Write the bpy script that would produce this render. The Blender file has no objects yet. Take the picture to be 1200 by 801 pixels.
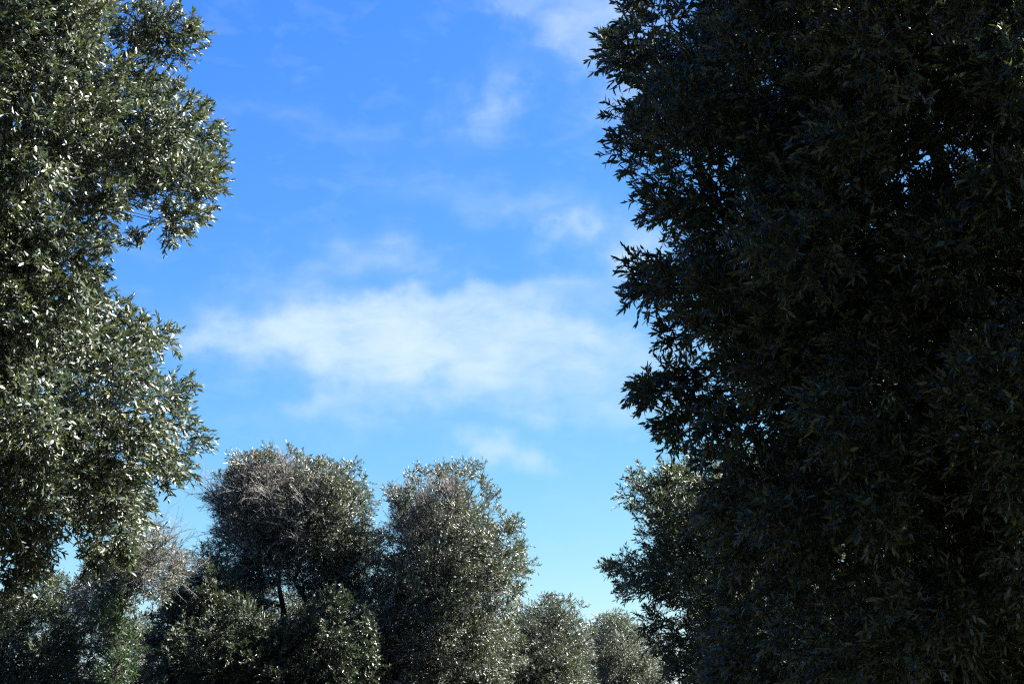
import bpy, math, random
import numpy as np
from mathutils import Vector, Matrix

RNG = np.random.default_rng(7)
SC = bpy.context.scene
COL = SC.collection
R = math.radians

# ---------------------------------------------------------------- camera
F = 1650.0                 # focal length in pixels of a 1200 x 801 frame
EYE = np.array([0.0, 0.0, 1.62])
PITCH = math.atan(450.0 / F)
cp, sp_ = math.cos(PITCH), math.sin(PITCH)
RIGHT = np.array([1.0, 0, 0]); FWD = np.array([0, cp, sp_]); UPV = np.array([0, -sp_, cp])

def at(px, py, D):
    """world point seen at a pixel, D metres along the viewing axis"""
    px = np.asarray(px, float); py = np.asarray(py, float); D = np.asarray(D, float)
    a = (px - 600.0) / F; b = (400.5 - py) / F
    v = a[..., None] * RIGHT + b[..., None] * UPV + FWD
    return EYE + v * D[..., None]

cam = bpy.data.cameras.new('camera')
cam.sensor_width = 36.0; cam.lens = 36.0 * F / 1200.0
cam.clip_start = 0.1; cam.clip_end = 6000
cam_o = bpy.data.objects.new('camera', cam); COL.objects.link(cam_o)
cam_o.location = EYE; cam_o.rotation_euler = (math.pi / 2 + PITCH, 0, 0)
SC.camera = cam_o

# ---------------------------------------------------------------- light
SUN_EL, SUN_AZ = 41.0, 78.0        # azimuth clockwise from the viewing direction (+Y)
sd = Vector((math.sin(R(SUN_AZ)) * math.cos(R(SUN_EL)), math.cos(R(SUN_AZ)) * math.cos(R(SUN_EL)), math.sin(R(SUN_EL))))
sun = bpy.data.lights.new('sun', 'SUN'); sun.energy = 5.0; sun.angle = R(0.53); sun.color = (1.0, 0.98, 0.95)
sun_o = bpy.data.objects.new('sun', sun); COL.objects.link(sun_o)
sun_o.rotation_euler = (-sd).to_track_quat('-Z', 'Y').to_euler(); sun_o.location = (20, 5, 30)

SC.view_settings.view_transform = 'Standard'; SC.view_settings.look = 'None'
SC.view_settings.exposure = 2.9; SC.view_settings.gamma = 1.0; SC.view_settings.use_curve_mapping = False
SC.render.engine = 'CYCLES'
cy = SC.cycles
cy.max_bounces = 5; cy.diffuse_bounces = 2; cy.glossy_bounces = 2; cy.transmission_bounces = 3; cy.transparent_max_bounces = 4
cy.use_denoising = False
cy.pixel_filter_type = 'BLACKMAN_HARRIS'; cy.filter_width = 1.25
cy.sample_clamp_indirect = 4.0
cy.caustics_reflective = False; cy.caustics_refractive = False

# ---------------------------------------------------------------- sky
W = bpy.data.worlds.new('World'); SC.world = W; W.use_nodes = True
nt = W.node_tree; nt.nodes.clear()
def N(kind, **kw):
    n = nt.nodes.new(kind)
    for k, v in kw.items(): setattr(n, k, v)
    return n
def L(a, b): nt.links.new(a, b)
def M(op, a, b=None, c=None):
    n = N('ShaderNodeMath', operation=op)
    for i, v in enumerate((a, b, c)):
        if v is None: continue
        if isinstance(v, (int, float)): n.inputs[i].default_value = v
        else: L(v, n.inputs[i])
    return n.outputs[0]

out = N('ShaderNodeOutputWorld'); bg = N('ShaderNodeBackground'); bg.inputs['Strength'].default_value = 0.05
L(bg.outputs[0], out.inputs['Surface'])
sky = N('ShaderNodeTexSky', sky_type='NISHITA'); sky.sun_disc = False
sky.sun_elevation = R(SUN_EL); sky.sun_rotation = R(SUN_AZ)
sky.altitude = 50; sky.air_density = 1.0; sky.dust_density = 0.6; sky.ozone_density = 2.0
# grading of the clear sky (deep saturated blue of the photograph)
SKY_GRADE = True
if SKY_GRADE:
    sc1 = N('ShaderNodeVectorMath', operation='SCALE'); sc1.inputs['Scale'].default_value = 0.1
    L(sky.outputs[0], sc1.inputs[0])
    sep = N('ShaderNodeSeparateColor'); L(sc1.outputs[0], sep.inputs[0])
    PR = [(2.12, 1.52), (1.78, 1.06), (1.17, 0.15)]
    chans = []
    for ch, (g, p) in zip(('Red', 'Green', 'Blue'), PR):
        chans.append(M('MULTIPLY', M('POWER', sep.outputs[ch], p), g))
    comb = N('ShaderNodeCombineColor')
    for i, c in enumerate(chans): L(c, comb.inputs[i])
    clear = comb.outputs[0]
else:
    sc1 = N('ShaderNodeVectorMath', operation='SCALE'); sc1.inputs['Scale'].default_value = 0.1
    L(sky.outputs[0], sc1.inputs[0]); clear = sc1.outputs[0]

# thin high clouds, laid out by azimuth and elevation of the sky
tc = N('ShaderNodeTexCoord'); sx = N('ShaderNodeSeparateXYZ'); L(tc.outputs['Generated'], sx.inputs[0])
az = M('ARCTAN2', sx.outputs['X'], sx.outputs['Y'])
el = M('ARCSINE', M('MINIMUM', M('MAXIMUM', sx.outputs['Z'], -1.0), 1.0))
def azel(px, py):
    v = at(px, py, 1.0) - EYE; v /= np.linalg.norm(v)
    return math.atan2(v[0], v[1]), math.asin(v[2])
K = 30.0   # noise units per radian
cu = N('ShaderNodeCombineXYZ'); L(M('MULTIPLY', az, K), cu.inputs[0]); L(M('MULTIPLY', el, K), cu.inputs[1])
wz = N('ShaderNodeTexNoise'); wz.inputs['Scale'].default_value = 0.8; wz.inputs['Detail'].default_value = 6; wz.inputs['Roughness'].default_value = 0.55
L(cu.outputs[0], wz.inputs['Vector'])
ws = N('ShaderNodeSeparateColor'); L(wz.outputs['Color'], ws.inputs[0])
WARP = 0.08
azw = M('ADD', az, M('MULTIPLY', M('SUBTRACT', ws.outputs[0], 0.5), WARP * 1.5))
elw = M('ADD', el, M('MULTIPLY', M('SUBTRACT', ws.outputs[1], 0.5), WARP * 0.6))
def blob(px, py, hw, hh, tilt, amp, power=1.0):
    a0, e0 = azel(px, py)
    ce = math.cos(e0)
    t = R(tilt); ct, st = math.cos(t), math.sin(t)
    dx = M('MULTIPLY', M('SUBTRACT', azw, a0), ce * F / hw)
    dy = M('SUBTRACT', elw, e0)
    dx0 = M('MULTIPLY', M('SUBTRACT', azw, a0), ce * F)
    dy0 = M('MULTIPLY', dy, F)
    u = M('MULTIPLY', M('ADD', M('MULTIPLY', dx0, ct), M('MULTIPLY', dy0, st)), 1.0 / hw)
    v = M('MULTIPLY', M('SUBTRACT', M('MULTIPLY', dy0, ct), M('MULTIPLY', dx0, st)), 1.0 / hh)
    r2 = M('ADD', M('MULTIPLY', u, u), M('MULTIPLY', v, v))
    if power != 1.0: r2 = M('POWER', r2, power)
    return M('MULTIPLY', M('EXPONENT', M('MULTIPLY', r2, -1.0)), amp)
BLOBS = [  # px, py, half width, half height, tilt (deg, + up to the right), amplitude, edge power
    (470, 398, 190, 46, 0, 0.76, 1.5),
    (430, 408, 100, 40, -12, 0.75, 1.3),
    (570, 352, 110, 22, 4, 0.42, 1.5),
    (650, 412, 160, 40, -2, 0.42, 1.3),
    (268, 402, 70, 13, 3, 0.36, 1.2),
    (400, 478, 60, 26, 8, 0.36, 1.0),
    (660, 468, 130, 26, -4, 0.36, 1.2),
    (450, 298, 62, 20, -8, 0.26, 1.0),
    (575, 120, 28, 44, -40, 0.27, 1.0),
    (600, 240, 120, 20, -5, 0.17, 1.0),
    (690, 25, 65, 40, -12, 0.38, 1.2),
    (600, 0, 36, 20, -40, 0.22, 1.0),
    (735, 95, 45, 60, 10, 0.30, 1.0),
    (735, 305, 48, 32, 10, 0.56, 1.0),
    (683, 262, 36, 12, 25, 0.34, 1.0),
    (585, 530, 62, 20, -12, 0.50, 1.3),
    (370, 150, 90, 14, -10, 0.06, 1.0),
    (350, 320, 60, 18, 10, 0.20, 1.0)]
dens = None
for b in BLOBS:
    v = blob(*b); dens = v if dens is None else M('ADD', dens, v)
# streaky fibres
st = N('ShaderNodeMapping'); st.inputs['Scale'].default_value = (0.6, 1.35, 1.0); st.inputs['Rotation'].default_value = (0, 0, R(-17))
L(cu.outputs[0], st.inputs['Vector'])
fib = N('ShaderNodeTexNoise'); fib.inputs['Scale'].default_value = 1.35; fib.inputs['Detail'].default_value = 9; fib.inputs['Roughness'].default_value = 0.57; fib.inputs['Distortion'].default_value = 0.3
L(st.outputs[0], fib.inputs['Vector'])
fr = M('MULTIPLY_ADD', fib.outputs['Fac'], 1.9, -0.08)
fr = M('MINIMUM', M('MAXIMUM', fr, 0.12), 1.35)
dens = M('MULTIPLY', M('MINIMUM', dens, 1.15), fr)
veil = M('MULTIPLY', M('MAXIMUM', M('SUBTRACT', fib.outputs['Fac'], 0.52), 0.0), 0.30)
dens = M('ADD', dens, veil)
cov = M('MULTIPLY', M('SUBTRACT', 1.0, M('EXPONENT', M('MULTIPLY', dens, -1.35))), 1.0)
mix = N('ShaderNodeMix', data_type='RGBA'); L(cov, mix.inputs['Factor']); L(clear, mix.inputs[6])
mix.inputs[7].default_value = (0.79, 0.955, 1.0, 1)
sc2 = N('ShaderNodeVectorMath', operation='SCALE'); sc2.inputs['Scale'].default_value = 20.0 * 2 ** -2.9
L(mix.outputs[2], sc2.inputs[0]); L(sc2.outputs[0], bg.inputs['Color'])

# ---------------------------------------------------------------- materials
def new_mat(name):
    m = bpy.data.materials.new(name); m.use_nodes = True
    t = m.node_tree; t.nodes.clear()
    o = t.nodes.new('ShaderNodeOutputMaterial')
    return m, t, o
def leaf_mat(name, ramp, under, rough=0.42, spec=0.5, trans=0.14, tcol=(0.20, 0.26, 0.05)):
    """ramp: [(pos, colour)] over a random number per leaf; under: colour of the leaf's underside"""
    m, t, o = new_mat(name)
    g = t.nodes.new('ShaderNodeNewGeometry')
    cr = t.nodes.new('ShaderNodeValToRGB'); e = cr.color_ramp.elements
    while len(e) < len(ramp): e.new(0.5)
    for i, (p, c) in enumerate(ramp): e[i].position = p; e[i].color = (*c, 1)
    t.links.new(g.outputs['Random Per Island'], cr.inputs['Fac'])
    mx = t.nodes.new('ShaderNodeMix'); mx.data_type = 'RGBA'
    t.links.new(g.outputs['Backfacing'], mx.inputs['Factor']); t.links.new(cr.outputs['Color'], mx.inputs[6])
    mu = t.nodes.new('ShaderNodeMix'); mu.data_type = 'RGBA'; mu.blend_type = 'MIX'; mu.inputs['Factor'].default_value = 0.2
    mu.inputs[6].default_value = (*under, 1); t.links.new(cr.outputs['Color'], mu.inputs[7])
    t.links.new(mu.outputs[2], mx.inputs[7])
    p = t.nodes.new('ShaderNodeBsdfPrincipled'); t.links.new(mx.outputs[2], p.inputs['Base Color'])
    # glossy cuticle above, matt scales below
    rr = t.nodes.new('ShaderNodeMapRange'); t.links.new(g.outputs['Backfacing'], rr.inputs['Value'])
    rr.inputs['To Min'].default_value = rough; rr.inputs['To Max'].default_value = 0.7
    t.links.new(rr.outputs[0], p.inputs['Roughness'])
    p.inputs['Specular IOR Level'].default_value = spec
    tr = t.nodes.new('ShaderNodeBsdfTranslucent'); tr.inputs['Color'].default_value = (*tcol, 1)
    ms = t.nodes.new('ShaderNodeMixShader'); ms.inputs['Fac'].default_value = trans
    t.links.new(p.outputs[0], ms.inputs[1]); t.links.new(tr.outputs[0], ms.inputs[2]); t.links.new(ms.outputs[0], o.inputs['Surface'])
    return m
def bark_mat(name, c1, c2, scale=9.0, bump=0.6):
    m, t, o = new_mat(name)
    tcn = t.nodes.new('ShaderNodeTexCoord'); mp = t.nodes.new('ShaderNodeMapping'); mp.inputs['Scale'].default_value = (1, 1, 0.25)
    t.links.new(tcn.outputs['Object'], mp.inputs['Vector'])
    n = t.nodes.new('ShaderNodeTexNoise'); n.inputs['Scale'].default_value = scale; n.inputs['Detail'].default_value = 8; n.inputs['Roughness'].default_value = 0.65
    t.links.new(mp.outputs[0], n.inputs['Vector'])
    cr = t.nodes.new('ShaderNodeValToRGB'); cr.color_ramp.elements[0].position = 0.35; cr.color_ramp.elements[1].position = 0.68
    cr.color_ramp.elements[0].color = (*c1, 1); cr.color_ramp.elements[1].color = (*c2, 1)
    t.links.new(n.outputs['Fac'], cr.inputs['Fac'])
    p = t.nodes.new('ShaderNodeBsdfPrincipled'); p.inputs['Roughness'].default_value = 0.85; p.inputs['Specular IOR Level'].default_value = 0.25
    t.links.new(cr.outputs[0], p.inputs['Base Color'])
    b = t.nodes.new('ShaderNodeBump'); b.inputs['Strength'].default_value = bump; b.inputs['Distance'].default_value = 0.03
    t.links.new(n.outputs['Fac'], b.inputs['Height']); t.links.new(b.outputs[0], p.inputs['Normal'])
    t.links.new(p.outputs[0], o.inputs['Surface'])
    return m

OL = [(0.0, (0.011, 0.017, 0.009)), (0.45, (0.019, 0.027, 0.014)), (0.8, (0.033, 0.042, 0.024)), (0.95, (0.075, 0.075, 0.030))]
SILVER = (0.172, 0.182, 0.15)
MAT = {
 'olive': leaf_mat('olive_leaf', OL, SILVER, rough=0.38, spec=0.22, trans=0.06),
 'olive_silver_lit': leaf_mat('olive_leaf_silver_lit', [(p, (c[0] * 1.05, c[1] * 1.13, c[2] * 1.4)) for p, c in OL], (0.265, 0.285, 0.265), rough=0.40, spec=0.30, trans=0.06),  # paler silvery olive leaf, the left tree's sunlit whiteness partly put into its colour
 'olive_grey': leaf_mat('olive_leaf_grey', [(p, (c[0] * 1.1, c[1] * 1.0, c[2] * 1.3)) for p, c in OL], (0.33, 0.335, 0.31), rough=0.38, spec=0.25, trans=0.06),  # grey olive leaf, underside lightened so sunlit farther trees look whiter
 'green': leaf_mat('green_leaf', [(0.0, (0.009, 0.012, 0.006)), (0.5, (0.015, 0.0195, 0.010)), (0.9, (0.028, 0.034, 0.017))], (0.09, 0.10, 0.075), rough=0.37, spec=0.22, trans=0.04, tcol=(0.13, 0.22, 0.06)),
 'vivid': leaf_mat('vivid_leaf', [(0.0, (0.008, 0.015, 0.006)), (0.5, (0.014, 0.026, 0.010)), (0.9, (0.027, 0.045, 0.018))], (0.055, 0.085, 0.05), rough=0.37, spec=0.22, trans=0.06, tcol=(0.14, 0.28, 0.06)),
 'bark': bark_mat('olive_bark', (0.016, 0.014, 0.012), (0.060, 0.053, 0.045)),
 'twig': bark_mat('young_twig_bark', (0.05, 0.048, 0.034), (0.11, 0.105, 0.075), 30, 0.1),
 'deadwood': bark_mat('bare_twig_bark', (0.075, 0.066, 0.060), (0.20, 0.182, 0.168), 12, 0.1),
 'bud': bark_mat('olive_flower_bud', (0.12, 0.125, 0.03), (0.22, 0.22, 0.07), 40, 0.1),
}

# ---------------------------------------------------------------- geometry helpers
def nrm(v):
    return v / np.maximum(np.linalg.norm(v, axis=-1, keepdims=True), 1e-9)
def rdir(n):
    return nrm(RNG.normal(size=(n, 3)))
class MB:
    """collects vertices and faces, linked as ONE mesh object"""
    def __init__(s): s.v = []; s.f3 = []; s.f4 = []; s.n = 0
    def add(s, v, f3=None, f4=None):
        if f3 is not None and len(f3): s.f3.append(np.asarray(f3, np.int32) + s.n)
        if f4 is not None and len(f4): s.f4.append(np.asarray(f4, np.int32) + s.n)
        s.v.append(np.asarray(v, np.float32)); s.n += len(v)
    def build(s, name, mat, parent=None, smooth=False):
        me = bpy.data.meshes.new(name)
        v = np.concatenate(s.v)
        off = np.zeros(3)
        if parent is not None: off = np.array(parent.location)
        v = v - off.astype(np.float32)
        f3 = np.concatenate(s.f3) if s.f3 else np.zeros((0, 3), np.int32)
        f4 = np.concatenate(s.f4) if s.f4 else np.zeros((0, 4), np.int32)
        me.vertices.add(len(v)); me.vertices.foreach_set('co', v.ravel())
        nl = f3.size + f4.size
        me.loops.add(nl); me.loops.foreach_set('vertex_index', np.concatenate([f3.ravel(), f4.ravel()]))
        me.polygons.add(len(f3) + len(f4))
        ls = np.concatenate([np.arange(len(f3)) * 3, len(f3) * 3 + np.arange(len(f4)) * 4]).astype(np.int32)
        me.polygons.foreach_set('loop_start', ls)
        if smooth: me.polygons.foreach_set('use_smooth', np.ones(len(ls), bool))
        me.update(calc_edges=True)
        me.materials.append(mat)
        o = bpy.data.objects.new(name, me); COL.objects.link(o)
        if parent is not None: o.parent = parent
        return o

def tube(mb, pts, rad, sides=8, rough=0.0):
    pts = np.asarray(pts, float); n = len(pts)
    tan = nrm(np.gradient(pts, axis=0))
    ref = np.array([0.3, 1.0, 0.2])
    u = nrm(np.cross(tan, ref)); w = np.cross(tan, u)
    a = np.linspace(0, 2 * math.pi, sides, endpoint=False)
    rr = np.asarray(rad, float)[:, None] * (1 + rough * RNG.normal(size=(n, sides)))
    v = pts[:, None] + rr[..., None] * (np.cos(a)[None, :, None] * u[:, None] + np.sin(a)[None, :, None] * w[:, None])
    v = v.reshape(-1, 3)
    i = np.arange(n - 1)[:, None] * sides; j = np.arange(sides)[None]; k = (j + 1) % sides
    f = np.stack([i + j, i + k, i + sides + k, i + sides + j], -1).reshape(-1, 4)
    v = np.vstack([v, pts[-1:]])
    cap = np.stack([(n - 1) * sides + np.arange(sides), (n - 1) * sides + (np.arange(sides) + 1) % sides, np.full(sides, len(v) - 1)], -1)
    mb.add(v, cap, f)

def curve(p0, p1, n=7, sag=0.0, wob=0.06):
    p0 = np.asarray(p0, float); p1 = np.asarray(p1, float)
    t = np.linspace(0, 1, n)[:, None]
    Ln = np.linalg.norm(p1 - p0)
    off = np.cumsum(RNG.normal(size=(n, 3)) * wob * Ln / n ** 0.5, axis=0)
    off -= t * off[-1:]
    p = p0 * (1 - t) + p1 * t + off * np.sin(t * math.pi) ** 0.5
    p[:, 2] += np.sin(t[:, 0] * math.pi) * sag * Ln
    return p

def prisms(mb, p0, p1, r0, r1):
    """many thin three sided tapered sticks"""
    n = len(p0); d = nrm(p1 - p0)
    u = nrm(np.cross(d, nrm(RNG.normal(size=(n, 3))))); w = np.cross(d, u)
    vs = []
    for p, r in ((p0, r0), (p1, r1)):
        for k in range(3):
            a = 2 * math.pi * k / 3
            vs.append(p + (u * math.cos(a) + w * math.sin(a)) * np.asarray(r)[:, None])
    v = np.stack(vs, 1).reshape(-1, 3)
    b = np.arange(n)[:, None, None] * 6
    q = np.array([[0, 1, 4, 3], [1, 2, 5, 4], [2, 0, 3, 5]])[None]
    mb.add(v, None, (b + q).reshape(-1, 4))

def leaves(mb, base, d, nn, ln, wd, fine=True):
    n = len(base)
    s = nrm(np.cross(d, nn)); nn = np.cross(s, d)
    ln = ln[:, None]; wd = wd[:, None]
    bend = RNG.normal(0.0, 0.16, size=(n, 1)) - 0.06
    fold = 0.22
    if fine:
        rows = [(0.0, 0.10), (0.38, 1.0), (0.72, 0.72), (1.0, 0.06)]
        vs = []
        for t, w in rows:
            c = base + d * (ln * t) + nn * (bend * ln * (t * t) * 1.4)
            for sg in (-1, 1): vs.append(c + s * (sg * w * wd * 0.5) + nn * (fold * w * wd * 0.5))
        v = np.stack(vs, 1).reshape(-1, 3)
        q = np.array([[0, 1, 3, 2], [2, 3, 5, 4], [4, 5, 7, 6]])[None]
        mb.add(v, None, (np.arange(n)[:, None, None] * 8 + q).reshape(-1, 4))
    else:
        m = base + d * (ln * 0.45)
        v = np.stack([base, m + s * wd * 0.5 + nn * (fold * wd * .5), base + d * ln + nn * (bend * ln), m - s * wd * 0.5 + nn * (fold * wd * .5)], 1).reshape(-1, 3)
        q = np.array([[0, 1, 2], [0, 2, 3]])[None]
        mb.add(v, (np.arange(n)[:, None, None] * 4 + q).reshape(-1, 3))

def sprigs(mbl, mbs, base, dirs, L, pairs, lsize, lwid, fine=True, stem_r=0.0016, spread=50, upbias=0.5, keep=1.0):
    """leafy twigs: opposite pairs of narrow leaves along each stem"""
    n = len(base)
    side = nrm(np.cross(dirs, nrm(RNG.normal(size=(n, 3)))))
    oth = np.cross(dirs, side)
    droop = np.zeros((n, 1, 3)); droop[..., 2] = -RNG.uniform(0.0, 0.35, size=(n, 1)) * L[:, None]
    t = np.linspace(0.12, 1.0, pairs)[None, :, None]
    pos = base[:, None] + dirs[:, None] * (L[:, None, None] * t) + droop * t ** 2
    sd2 = nrm(dirs[:, None] * L[:, None, None] + 2 * t * droop)
    par = (np.arange(pairs) % 2)[None, :, None]
    sdv = np.where(par == 0, side[:, None], oth[:, None])
    ang = np.radians(spread + RNG.normal(0, 22, size=(n, pairs, 2, 1))) * (1.0 - 0.45 * t[..., None] ** 3)
    sg = np.array([1, -1])[None, None, :, None]
    sdd = sdv[:, :, None] * sg + RNG.normal(0, 0.42, size=(n, pairs, 2, 3))
    ld = nrm(sd2[:, :, None] * np.cos(ang) + sdd * np.sin(ang) + np.array([0, 0, -0.10]))
    ln = nrm(sd2[:, :, None] * np.sin(ang) - sdd * np.cos(ang) + np.array([0, 0, upbias]) + RNG.normal(0, 0.55, size=(n, pairs, 2, 3)))
    bs = np.broadcast_to(pos[:, :, None], ld.shape)
    size = lsize * RNG.uniform(0.65, 1.25, size=(n, pairs, 2)) * (0.75 + 0.5 * np.sin(t * 2.6))
    m = RNG.uniform(size=(n, pairs, 2)) < keep
    leaves(mbl, bs[m], ld[m], ln[m], size[m], (size * lwid / lsize * RNG.uniform(0.85, 1.15, size=size.shape))[m], fine)
    if mbs is not None:
        k = pairs // 2
        prisms(mbs, base, pos[:, k], np.full(n, stem_r * 1.6), np.full(n, stem_r))
        prisms(mbs, pos[:, k], pos[:, -1], np.full(n, stem_r), np.full(n, stem_r * 0.5))
    return pos, sd2

def poly_dist(P, x, y):
    """signed-ish distance in pixels to the polygon's edge (positive inside)"""
    P = np.asarray(P, float); Q = np.roll(P, -1, 0)
    ins = np.zeros(len(x), bool); dm = np.full(len(x), 1e9)
    for (x0, y0), (x1, y1) in zip(P, Q):
        c = ((y0 > y) != (y1 > y)) & (x < (x1 - x0) * (y - y0) / (y1 - y0 + 1e-12) + x0)
        ins ^= c
        ex, ey = x1 - x0, y1 - y0
        t = np.clip(((x - x0) * ex + (y - y0) * ey) / (ex * ex + ey * ey + 1e-9), 0, 1)
        dm = np.minimum(dm, np.hypot(x - x0 - t * ex, y - y0 - t * ey))
    return np.where(ins, dm, -dm)

def ragged(P, amp, step=11.0):
    """an uneven outline: long edges broken up by tufts and notches"""
    P = np.asarray(P, float); Q = np.roll(P, -1, 0); out = []
    for a, b in zip(P, Q):
        Ln = np.hypot(*(b - a)); n = max(1, int(Ln / step)); nv = np.array([-(b - a)[1], (b - a)[0]]) / max(Ln, 1e-6)
        for i in range(n):
            out.append(a + (b - a) * i / n + nv * RNG.normal(0, amp))
    return np.asarray(out)

def clumps(P, D, thick, dmax, n, rmin, rmax, space=0.55, shell=0.6, front=0.0, edge=0.0, inset=0.0):
    """leaf masses filling a crown: full outline P (pixels at depth D), really `thick` metres deep on each side of D"""
    P = ragged(P, 0.08 / D * F if D > 12 else 0.035 / D * F); lo, hi = P.min(0), P.max(0)
    mp = D / F
    C, Rr, O = [], [], []
    tries = 0
    while len(C) < n and tries < 60:
        tries += 1
        x = RNG.uniform(lo[0], hi[0], 4000); y = RNG.uniform(lo[1], hi[1], 4000)
        d = poly_dist(P, x, y)
        ok = d * mp > max(rmin * 0.55, inset)
        x, y, d = x[ok], y[ok], d[ok]
        q = np.clip(d / dmax, 0, 1); H = thick * np.sqrt(1 - (1 - q) ** 2)
        u = RNG.uniform(size=len(d)) ** (1 - shell)
        sg = np.where(RNG.uniform(size=len(d)) < 0.5 + front, -1.0, 1.0)
        off = H * u * sg
        r = np.clip(RNG.uniform(rmin, rmax, len(d)), None, np.maximum(d * mp * 1.0, rmin))
        # perspective: a clump nearer the eye is seen larger
        p = at(x, y, D + off)
        for i in range(len(p)):
            if len(C) >= n: break
            if C:
                CC = np.asarray(C[-4000:]); dd = np.linalg.norm(CC - p[i], axis=1)
                if (dd < space * (np.asarray(Rr[-4000:]) + r[i])).any(): continue
            C.append(p[i]); Rr.append(r[i]); O.append(off[i])
    return np.asarray(C), np.asarray(Rr)

def empty(name, loc, label, cat, group):
    o = bpy.data.objects.new(name, None); COL.objects.link(o)
    o.location = loc; o.empty_display_size = 0.3
    o['label'] = label; o['category'] = cat
    if group: o['group'] = group
    return o

def in_view(p, margin=0.15):
    v = p - EYE; z = v @ FWD
    x = v @ RIGHT / z * F + 600; y = 400.5 - v @ UPV / z * F
    mx = 1200 * margin; my = 801 * margin
    return (z > 0.3) & (x > -mx) & (x < 1200 + mx) & (y > -my) & (y < 801 + my)

def foliage(mbl, mbs, C, Rr, centre, L, pairs, lsize, lwid, k, fine, stem_r, out=0.75, up=0.25, rnd=0.55, spread=50, keep=1.0, upbias=0.5, off_view=1.0, stretch=1.5):
    cnt = np.maximum(3, (k * Rr ** 2 * np.where(in_view(C), 1.0, off_view)).astype(int))
    idx = np.repeat(np.arange(len(C)), cnt); n = len(idx)
    dr = rdir(n)
    Ls = L * RNG.uniform(0.7, 1.25, n)
    u = RNG.uniform(size=n) ** 0.45
    # tufts are drawn out along their branch and narrow towards the tip
    ax = nrm(nrm(C - centre) + RNG.normal(0, 0.38, size=C.shape) + np.array([0, 0, 0.12]))[idx]
    al = (dr * ax).sum(1, keepdims=True); perp = dr - al * ax
    rr = (np.maximum(Rr[idx] - 0.55 * Ls, 0.02) * u)[:, None]
    base = C[idx] + ax * (al * rr * stretch) + perp * rr * (0.95 - 0.42 * al * u[:, None])
    crown_out = ax
    d = nrm(dr * out * 0.8 + crown_out * 0.55 + np.array([0, 0, up]) + RNG.normal(0, rnd, size=(n, 3)) * 0.6)
    return sprigs(mbl, mbs, base, d, Ls, pairs, lsize, lwid, fine, stem_r, spread, upbias, keep)

def limb_system(tree, base, fork, tips, r0, name_trunk='trunk', sides=12, lean=None):
    """trunk from the ground to the fork and one limb object per tip; returns points the small branches start from"""
    mb = MB()
    p = curve(base, fork, 9, 0, 0.05)
    t = np.linspace(0, 1, 9)
    rad = r0 * (1.0 + 0.75 * np.exp(-t * 7) - 0.22 * t)
    tube(mb, p, rad, sides, 0.07)
    mb.build(name_trunk, MAT['bark'], tree, True)
    pts = [np.asarray(fork)[None]]; rads = [np.array([r0 * 0.7])]
    for tip, rr in tips:
        m = MB(); q = curve(np.asarray(fork) - np.array([0, 0, r0 * 0.3]), tip, 10, 0.06, 0.10)
        tt = np.linspace(0, 1, 10)
        ra = rr * (1 - 0.78 * tt)
        tube(m, q, ra, 9, 0.05)
        m.build('limb', MAT['bark'], tree, True)
        pts.append(q[2:]); rads.append(ra[2:])
    return np.concatenate(pts), np.concatenate(rads)

def branches(mb, src, srad, C, Rr, rb, n_side=5, sides=5):
    """a thin branch from the nearest limb point to every leaf mass"""
    for c, r in zip(C, Rr):
        dd = np.linalg.norm(src - c, axis=1) + np.maximum(0, src[:, 2] - c[2]) * 0.6
        i = int(np.argmin(dd))
        L_ = np.linalg.norm(src[i] - c)
        p = curve(src[i], c + (c - src[i]) * 0.15 * r, 6, 0.05, 0.09)
        b = min(srad[i] * 0.6, rb * (0.5 + 0.35 * L_))
        tube(mb, p, np.linspace(b, max(b * 0.2, 0.0025), 6), sides, 0.04)

GROUP = 'olive trees of the grove'
GROUND_Z = 0.0
SEED_L, SEED_R = 12, 23

def bare_twigs(mb, C, Rr, centre, k, L=0.5, r=0.0042):
    """leafless twiggy growth: a stem with side twigs, again and again"""
    cnt = np.maximum(2, (k * Rr ** 2).astype(int)); idx = np.repeat(np.arange(len(C)), cnt); n = len(idx)
    dr = rdir(n); Ls = L * RNG.uniform(0.6, 1.3, n)
    base = C[idx] + dr * (np.maximum(Rr[idx] - 0.7 * Ls, 0.02) * RNG.uniform(size=n) ** 0.4)[:, None]
    d = nrm(dr * 0.6 + nrm(C[idx] - centre) * 0.45 + np.array([0, 0, 0.25]) + RNG.normal(0, 0.35, size=(n, 3)))
    mid = base + d * (Ls * 0.5)[:, None]; d2 = nrm(d + RNG.normal(0, 0.25, size=(n, 3))); end = mid + d2 * (Ls * 0.5)[:, None]
    f = np.full
    prisms(mb, base, mid, f(n, r), f(n, r * 0.75)); prisms(mb, mid, end, f(n, r * 0.75), f(n, r * 0.3))
    for q in range(7):
        t = RNG.uniform(0.1, 0.95, n)[:, None]
        s = np.where(t < 0.5, base + (mid - base) * (t * 2), mid + (end - mid) * (t * 2 - 1))
        dd = nrm(d2 + RNG.normal(0, 0.75, size=(n, 3))); e = s + dd * (Ls * RNG.uniform(0.18, 0.42, n))[:, None]
        prisms(mb, s, e, f(n, r * 0.5), f(n, r * 0.22))

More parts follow.
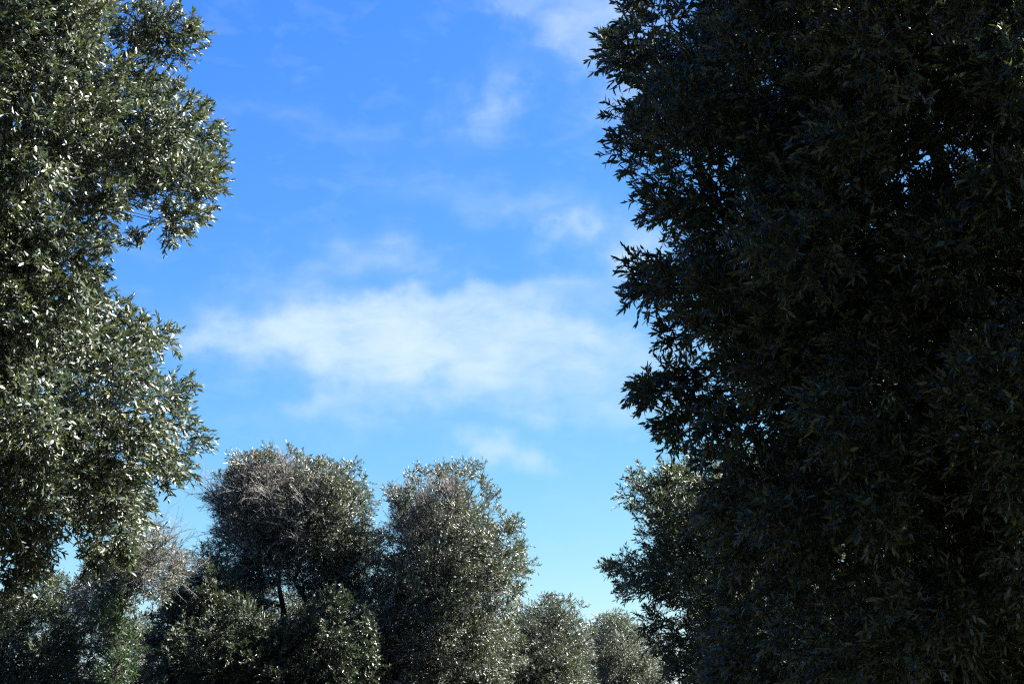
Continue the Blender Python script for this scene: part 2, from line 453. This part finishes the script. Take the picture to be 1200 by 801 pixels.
def olive(label, P, D, trunk_px, fork_py, limbs_px, r0, mat='olive', thick=1.3, dmax=90, n=136, rmin=0.14, rmax=0.46,
          L=0.19, pairs=7, lsize=0.052, lwid=0.0165, k=300, fine=False, stem_r=0.0022, shell=0.8, front=0.15, space=0.62, core=0.35, inset=0.0,
          kind='olive_tree', cat='olive tree', group=GROUP, twigs=None, buds=0, holes=(), keep=1.0, spread=50,
          trunk_off=0.0, rb=0.012, out=0.75, up=0.25, upbias=0.25, off_view=1.0, extra=None, seed=0):
    global RNG
    RNG = np.random.default_rng(seed if seed else int(abs(P[0][0]) * 7 + D * 31))     # every tree grows from its own seed
    fork = at(trunk_px, fork_py, D + trunk_off)
    base = np.array([fork[0] + RNG.uniform(-.15, .15), fork[1] + RNG.uniform(-.15, .15), GROUND_Z - 0.05])
    tree = empty(kind, (base[0], base[1], GROUND_Z), label, cat, group)
    tips = [(at(x, y, D + trunk_off + o), r) for x, y, o, r in limbs_px]
    src, srad = limb_system(tree, base, fork, tips, r0)
    # outer tufts standing apart from one another, and an inner mass behind the gaps
    C, Rr = clumps(P, D, thick, dmax, n, rmin, rmax, space, shell, front)
    Ci, Ri = clumps(P, D, thick * 0.62, dmax, int(n * core), rmax * 0.8, rmax * 1.1, 0.5, 0.25, 0.0, inset=inset or rmax * 1.25)
    if len(Ci): C = np.vstack([C, Ci]); Rr = np.concatenate([Rr, Ri])
    dn = np.linalg.norm(C[:, None] - C[None], axis=-1) - (Rr[:, None] + Rr[None])      # no leaf mass hangs alone in the air
    lone = (dn < 0.10).sum(1) < 3
    C, Rr = C[~lone], Rr[~lone]
    if extra is not None:
        C2 = [at(x, y, D + o) for x, y, o, r in extra]
        C = np.vstack([C, C2]); Rr = np.concatenate([Rr, [r for *_, r in extra]])
    pr = (C - EYE); z = pr @ FWD; X = pr @ RIGHT / z * F + 600; Y = 400.5 - pr @ UPV / z * F
    ok = np.ones(len(C), bool)
    for hx, hy, hr in holes: ok &= np.hypot(X - hx, Y - hy) > hr + Rr / D * F * 0.6
    C, Rr, X, Y = C[ok], Rr[ok], X[ok], Y[ok]
    centre = np.array([C[:, 0].mean(), C[:, 1].mean(), C[:, 2].min() + 0.35 * np.ptp(C[:, 2])])
    bare = np.zeros(len(C), bool); T = None
    if twigs is not None:
        T = np.asarray(twigs['poly'], float)
        bare = (poly_dist(T, X, Y) > 0) & (RNG.uniform(size=len(C)) < twigs.get('share', 0.85))
    mbb = MB(); branches(mbb, src, srad, C, Rr, rb); mbb.build('branches', MAT['bark'], tree, True)
    mbl, mbs = MB(), MB()
    pos, dd = foliage(mbl, mbs, C[~bare], Rr[~bare], centre, L, pairs, lsize, lwid, k, fine, stem_r, keep=keep, spread=spread, out=out, up=up, upbias=upbias, off_view=off_view)
    if bare.any() and twigs.get('leafy', 0) > 0:
        foliage(mbl, mbs, C[bare], Rr[bare], centre, L, pairs, lsize, lwid, k * twigs['leafy'], fine, stem_r, keep=keep, off_view=off_view)
    mbl.build('crown', MAT[mat], tree)
    mbs.build('leaf_stems', MAT['twig'], tree)
    if bare.any():
        mt = MB(); bare_twigs(mt, C[bare], Rr[bare], centre, twigs.get('k', 170), twigs.get('L', 0.5), twigs.get('r', 0.0042))
        mt.build('bare_twigs', MAT['deadwood'], tree)
    if buds:
        m = MB(); n_ = len(pos); pick = RNG.choice(n_, int(n_ * buds), replace=False)
        for j in range(2, pos.shape[1] - 1, 2):
            b = pos[pick, j]; d = nrm(dd[pick, j] * 0.6 + RNG.normal(0, 0.6, size=(len(pick), 3)))
            e = b + d * RNG.uniform(0.015, 0.03, len(pick))[:, None]
            for q in (0.45, 0.75, 1.0):
                c = b + (e - b) * q + RNG.normal(0, 0.0035, size=b.shape)
                rr = RNG.uniform(0.0026, 0.0048, len(b))
                prisms(m, c - d * rr[:, None], c + d * rr[:, None], rr, rr * 0.6)
        m.build('flower_buds', MAT['bud'], tree)
    return tree

# near olive on the left, in full sun
NEAR = olive('large sunlit grey-green olive tree filling the upper left edge of the view',
      [(-620, 40), (-560, -160), (-380, -290), (-160, -310), (20, -220), (110, -110), (150, -40), (150, 5), (172, 25), (200, 22), (233, 24), (236, 50), (215, 76), (192, 98), (232, 116), (262, 142), (250, 180), (266, 205),
       (258, 250), (236, 266), (208, 284), (180, 272), (172, 305), (142, 288), (126, 318), (150, 362), (194, 376), (210, 400), (182, 424), (226, 455), (216, 480), (246, 508),
       (230, 545), (232, 582), (202, 568), (168, 580), (176, 625), (160, 660), (136, 694), (108, 690), (88, 664), (62, 655), (36, 684), (-10, 730), (-200, 770), (-420, 660), (-600, 420)],
      10.0, -170, 640, [(30, 240, -0.6, .10), (-60, 480, -0.9, .08), (-120, 60, .6, .10), (-330, 150, -.2, .10), (-250, 380, .9, .09), (-430, 400, -.3, .08)], 0.27,
      mat='olive_silver_lit', thick=1.7, dmax=330, n=500, rmin=0.10, rmax=0.36, L=0.12, pairs=8, lsize=0.041, lwid=0.0115, k=1500, fine=True, stem_r=0.0018,
      shell=0.75, front=0.2, space=0.56, buds=0.5, off_view=0.4, rb=0.005, seed=SEED_L,
      extra=[(200, 50, 0, .2), (220, 42, .1, .13), (185, 40, 0, .2), (165, 30, .2, .2), (232, 150, 0, .17), (242, 205, .1, .17), (235, 235, 0, .14), (205, 262, 0, .15), (160, 288, 0, .10), (188, 395, 0, .12), (200, 460, 0, .17),
             (225, 512, .1, .13), (205, 545, 0, .14), (190, 160, .2, .25), (195, 215, .3, .25), (150, 110, .2, .25), (150, 60, .2, .25), (120, 640, 0, .2), (140, 600, .2, .2)])

# near olive on the right, its shaded side to the viewer
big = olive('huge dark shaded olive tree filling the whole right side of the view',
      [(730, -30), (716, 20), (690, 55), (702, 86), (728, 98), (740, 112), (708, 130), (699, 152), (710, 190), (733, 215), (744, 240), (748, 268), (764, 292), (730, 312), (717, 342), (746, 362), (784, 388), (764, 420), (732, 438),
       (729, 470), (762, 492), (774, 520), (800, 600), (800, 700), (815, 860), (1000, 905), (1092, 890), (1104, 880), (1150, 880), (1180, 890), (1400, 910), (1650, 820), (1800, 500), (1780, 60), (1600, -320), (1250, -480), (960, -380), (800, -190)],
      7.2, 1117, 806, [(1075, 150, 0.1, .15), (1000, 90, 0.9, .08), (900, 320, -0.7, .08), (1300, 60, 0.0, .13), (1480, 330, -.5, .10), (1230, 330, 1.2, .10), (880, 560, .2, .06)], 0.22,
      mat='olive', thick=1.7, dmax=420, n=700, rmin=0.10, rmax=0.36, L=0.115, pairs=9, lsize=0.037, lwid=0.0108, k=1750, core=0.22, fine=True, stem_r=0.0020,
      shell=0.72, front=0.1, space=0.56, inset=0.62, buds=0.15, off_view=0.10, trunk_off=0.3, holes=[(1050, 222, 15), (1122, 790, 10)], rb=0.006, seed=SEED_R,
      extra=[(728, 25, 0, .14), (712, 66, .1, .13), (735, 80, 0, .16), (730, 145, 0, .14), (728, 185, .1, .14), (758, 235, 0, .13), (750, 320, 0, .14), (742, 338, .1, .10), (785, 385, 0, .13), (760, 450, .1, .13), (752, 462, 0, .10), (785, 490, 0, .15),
             (1090, 830, -.8, .3), (1150, 835, -.8, .3), (1060, 800, -.6, .28), (1180, 800, -.6, .28)])

big.location.x += 0.075

# olive behind it, its top catching the sun
half_hidden = olive('dark olive tree with sunlit pale top, half behind the huge shaded tree',
      [(692, 690), (708, 655), (712, 622), (704, 578), (724, 550), (748, 552), (772, 536), (800, 512), (860, 500), (930, 520), (1000, 600), (1030, 720), (1000, 850), (860, 880), (760, 850), (752, 770), (735, 722)],
      17.0, 880, 800, [(800, 640, -.3, .07), (880, 600, .4, .08), (950, 660, 0, .07), (780, 700, 0, .05)], 0.2,
      mat='olive', thick=1.5, dmax=130, n=178, rmin=0.11, rmax=0.39, L=0.18, lsize=0.055, lwid=0.016, k=645)

half_hidden.location.x += 0.14

# middle tree with the bare twiggy crown on two stems
olive('olive tree with a bare greyish twiggy crown on two thin dark stems',
      [(238, 570), (262, 552), (276, 536), (300, 531), (316, 526), (346, 534), (380, 536), (392, 546), (412, 546), (428, 560), (438, 578), (430, 604), (440, 630), (450, 690), (420, 730), (378, 728), (366, 712), (352, 690), (340, 684), (324, 692), (312, 712), (290, 716), (262, 690), (266, 650), (246, 612)],
      26.0, 340, 850, [(327, 640, -.2, .10), (352, 640, .2, .105), (400, 640, .2, .06)], 0.16,
      mat='olive_grey', thick=1.2, dmax=75, n=280, rmin=0.10, rmax=0.39, k=645, L=0.2,
      twigs=dict(poly=[(236, 572), (280, 562), (330, 552), (368, 556), (382, 600), (378, 660), (330, 700), (260, 720), (236, 610)], k=420, L=0.45, r=0.0058, leafy=0.22, share=0.76),
      extra=[(300, 700, .3, .32), (284, 706, 0, .28), (372, 706, 0, .3), (392, 696, .3, .34), (344, 712, .8, .3), (315, 528, .0, .13), (276, 538, 0, .14), (342, 532, .2, .14), (410, 550, 0, .14), (426, 566, 0, .12), (256, 560, 0, .12), (378, 545, .2, .16), (300, 540, .1, .2), (405, 585, 0, .25), (415, 640, 0, .3)])

# second middle tree
olive('broad olive tree with brown twiggy patch at its upper left, tallest in the middle',
      [(440, 612), (452, 578), (478, 557), (510, 551), (548, 541), (570, 556), (588, 578), (583, 600), (604, 600), (620, 616), (612, 640), (624, 646), (618, 676), (614, 694), (602, 720), (620, 760), (606, 860), (430, 870), (410, 800), (415, 700), (424, 660)],
      25.0, 470, 740, [(472, 660, -.4, .10), (490, 612, .0, .08), (545, 620, .3, .08), (570, 680, -.2, .06), (440, 680, 0, .05)], 0.19,
      mat='olive_grey', thick=1.5, dmax=95, n=255, rmin=0.10, rmax=0.41, k=645,
      twigs=dict(poly=[(440, 592), (480, 566), (525, 566), (540, 600), (534, 640), (490, 650), (446, 640)], k=330, L=0.38, r=0.0052, leafy=0.40, share=0.8),
      extra=[(546, 550, 0, .14), (566, 566, .1, .14), (602, 610, 0, .13), (610, 640, .1, .13), (606, 672, 0, .16), (456, 578, 0, .13), (482, 563, .1, .14), (578, 585, 0, .16)])

# small pale tree to its right
olive('small rounded pale olive tree just right of the broad tree with a brown patch',
      [(570, 730), (596, 702), (622, 700), (642, 694), (660, 702), (672, 700), (686, 722), (698, 742), (700, 800), (690, 870), (560, 880), (550, 790)],
      32.0, 630, 800, [(610, 740, 0, .07), (660, 745, 0, .07)], 0.17, mat='olive_grey', thick=1.5, dmax=75, n=161, rmin=0.12, rmax=0.46, k=570)

# farthest tree
olive('lowest and farthest olive tree, at the foot of the gap of sky',
      [(684, 735), (692, 718), (716, 714), (742, 726), (768, 742), (790, 800), (780, 860), (690, 866)],
      38.0, 735, 805, [(712, 755, 0, .07), (760, 775, 0, .06)], 0.17, mat='olive_grey', thick=1.5, dmax=60, n=127, rmin=0.13, rmax=0.46, k=540)

# twiggy tree behind, at the left
olive('pale half-bare olive tree with one dark leaning limb, behind the large sunlit tree',
      [(96, 660), (130, 640), (158, 622), (182, 618), (202, 626), (222, 648), (220, 672), (205, 690), (180, 705), (150, 722), (100, 728), (74, 705)],
      22.3, 140, 735, [(172, 662, -.3, .10), (110, 690, .3, .06)], 0.17, mat='olive_grey', thick=1.0, dmax=60, n=130, rmin=0.10, rmax=0.33, k=495,
      twigs=dict(poly=[(130, 640), (170, 616), (225, 640), (215, 690), (165, 690)], k=240, L=0.45, r=0.0045, leafy=0.35, share=0.85))

# dark tree between
olive('dark green olive tree filling in between the half-bare tree and the twiggy crown',
      [(180, 700), (196, 672), (214, 655), (240, 640), (262, 645), (280, 662), (300, 690), (310, 770), (300, 880), (170, 880), (168, 780)],
      25.0, 235, 790, [(225, 700, 0, .06), (262, 700, 0, .06)], 0.15, mat='olive', thick=1.2, dmax=60, n=190, rmin=0.11, rmax=0.39, k=600)

# leafy bushes at the foot
olive('wide bush of glossy green leaves in front of the twiggy crown and its two stems',
      [(186, 770), (196, 735), (214, 728), (232, 700), (250, 712), (264, 690), (284, 700), (296, 686), (312, 706), (332, 712), (348, 700), (366, 704), (380, 688), (398, 694), (410, 716), (436, 706), (448, 740), (450, 800), (440, 915), (180, 920)],
      23.2, 310, 885, [(240, 790, 0, .04), (300, 770, 0, .04), (370, 780, 0, .04)], 0.09, mat='green', thick=1.2, dmax=90, n=273, rmin=0.11, rmax=0.37, lsize=0.055, lwid=0.022, k=510,
      kind='bush', cat='bush', group='bushes under the olive trees')
olive('narrow bright green bush of fresh leaves below the sunlit left tree',
      [(116, 760), (120, 716), (130, 696), (144, 704), (156, 728), (164, 770), (168, 850), (150, 930), (112, 930)],
      21.5, 140, 930, [(130, 760, 0, .03), (150, 790, 0, .03)], 0.06, mat='vivid', thick=0.6, dmax=50, n=132, rmin=0.08, rmax=0.24, lsize=0.055, lwid=0.020, k=510,
      kind='bush', cat='bush', group='bushes under the olive trees')
olive('broad dusky olive tree low in the left corner, dark below and sunlit at its crest',
      [(-220, 760), (-140, 690), (-60, 672), (0, 684), (34, 668), (66, 664), (100, 678), (122, 706), (126, 780), (110, 900), (-100, 930), (-220, 880)],
      25.0, -30, 850, [(20, 730, 0, .07), (70, 740, 0, .06), (-120, 740, 0, .07)], 0.2, mat='olive', thick=1.4, dmax=90, n=280, rmin=0.12, rmax=0.39, k=600)

# dark tree behind the bushes, closing the view under the crowns
olive('dark low olive tree behind the wide glossy bush and the two thin stems',
      [(40, 760), (80, 720), (150, 708), (200, 712), (250, 696), (300, 684), (350, 690), (400, 694), (450, 710), (500, 740), (490, 860), (400, 905), (60, 905)],
      30.0, 270, 880, [(150, 780, 0, .08), (400, 780, 0, .08)], 0.2, mat='olive', thick=1.3, dmax=80, n=221, rmin=0.16, rmax=0.51, k=500)

olive('dark olive tree low in the distance, behind the broad tree and the small rounded one',
      [(400, 780), (430, 745), (480, 735), (540, 742), (600, 730), (660, 735), (700, 748), (730, 760), (790, 775), (800, 850), (700, 885), (420, 885)],
      44.0, 590, 870, [(500, 790, 0, .1), (680, 790, 0, .1)], 0.24, mat='olive', thick=1.8, dmax=70, n=221, rmin=0.20, rmax=0.64, k=420)

# lit tree seen through the fork of the right tree
olive('sunlit olive tree glimpsed low between the two stems of the huge shaded tree',
      [(960, 800), (1000, 750), (1060, 735), (1110, 728), (1170, 738), (1240, 730), (1320, 750), (1360, 820), (1330, 900), (980, 900)],
      15.0, 1190, 860, [(1120, 790, 0, .06), (1250, 790, 0, .06)], 0.17, mat='olive_grey', thick=1.3, dmax=70, n=260, rmin=0.12, rmax=0.39, k=495)

# unseen olives added to keep low sky and ground light off near trees
def copy_tree(src, loc, rz, label):
    c = src.copy(); COL.objects.link(c); c.location = loc; c.rotation_euler = (0, 0, rz); c['label'] = label
    for ch in src.children:
        d = ch.copy(); COL.objects.link(d); d.parent = c
    return c
for (x, y, rz, lab) in [(-6.5, -3.6, 1.9, 'unseen olive tree added for shade behind the viewpoint, farthest left of the row there'),
                        (-1.4, -4.6, 3.4, 'unseen olive tree added for shade straight behind the viewpoint'),
                        (3.7, -3.8, 0.7, 'unseen olive tree added for shade behind the viewpoint, a little to its right'),
                        (8.8, -2.6, 5.0, 'unseen olive tree added for shade behind the viewpoint, farthest right of the row there'),
                        (-6.8, 2.2, 4.2, 'unseen olive tree added for shade beside the viewpoint, on its left')]:
    copy_tree(NEAR, (x, y, GROUND_Z), rz, lab)

# ---------------------------------------------------------------- ground
def ground():
    mb = MB()
    xs = np.concatenate([-np.geomspace(1500, 12, 22), np.linspace(-11, 11, 45), np.geomspace(12, 1500, 22)])
    ys = np.concatenate([-np.geomspace(300, 6, 14), np.linspace(-5, 45, 90), np.geomspace(47, 3000, 24)])
    X, Y = np.meshgrid(xs, ys)
    Z = 0.05 * np.sin(X * 0.9 + 1.3) * np.sin(Y * 0.7) + 0.03 * np.sin(X * 2.1 + Y * 1.7)
    Z = Z * np.exp(-((X / 60) ** 2 + (Y / 80) ** 2))
    v = np.stack([X, Y, Z], -1).reshape(-1, 3); w = len(xs); h = len(ys)
    i = np.arange(h - 1)[:, None] * w; j = np.arange(w - 1)[None]
    mb.add(v, None, np.stack([i + j, i + j + 1, i + w + j + 1, i + w + j], -1).reshape(-1, 4))
    m, t, o = new_mat('dry_earth')
    tcn = t.nodes.new('ShaderNodeTexCoord')
    n1 = t.nodes.new('ShaderNodeTexNoise'); n1.inputs['Scale'].default_value = 0.5; n1.inputs['Detail'].default_value = 10; n1.inputs['Roughness'].default_value = 0.7
    t.links.new(tcn.outputs['Object'], n1.inputs['Vector'])
    cr = t.nodes.new('ShaderNodeValToRGB'); cr.color_ramp.elements[0].position = 0.38; cr.color_ramp.elements[1].position = 0.62
    cr.color_ramp.elements[0].color = (0.014, 0.021, 0.008, 1); cr.color_ramp.elements[1].color = (0.045, 0.036, 0.024, 1)
    t.links.new(n1.outputs['Fac'], cr.inputs[0])
    p = t.nodes.new('ShaderNodeBsdfPrincipled'); p.inputs['Roughness'].default_value = 0.95; p.inputs['Specular IOR Level'].default_value = 0.1
    t.links.new(cr.outputs[0], p.inputs['Base Color'])
    b = t.nodes.new('ShaderNodeBump'); b.inputs['Distance'].default_value = 0.06; t.links.new(n1.outputs['Fac'], b.inputs['Height']); t.links.new(b.outputs[0], p.inputs['Normal'])
    t.links.new(p.outputs[0], o.inputs['Surface'])
    g = mb.build('ground', m, None, True); g['kind'] = 'structure'
ground()
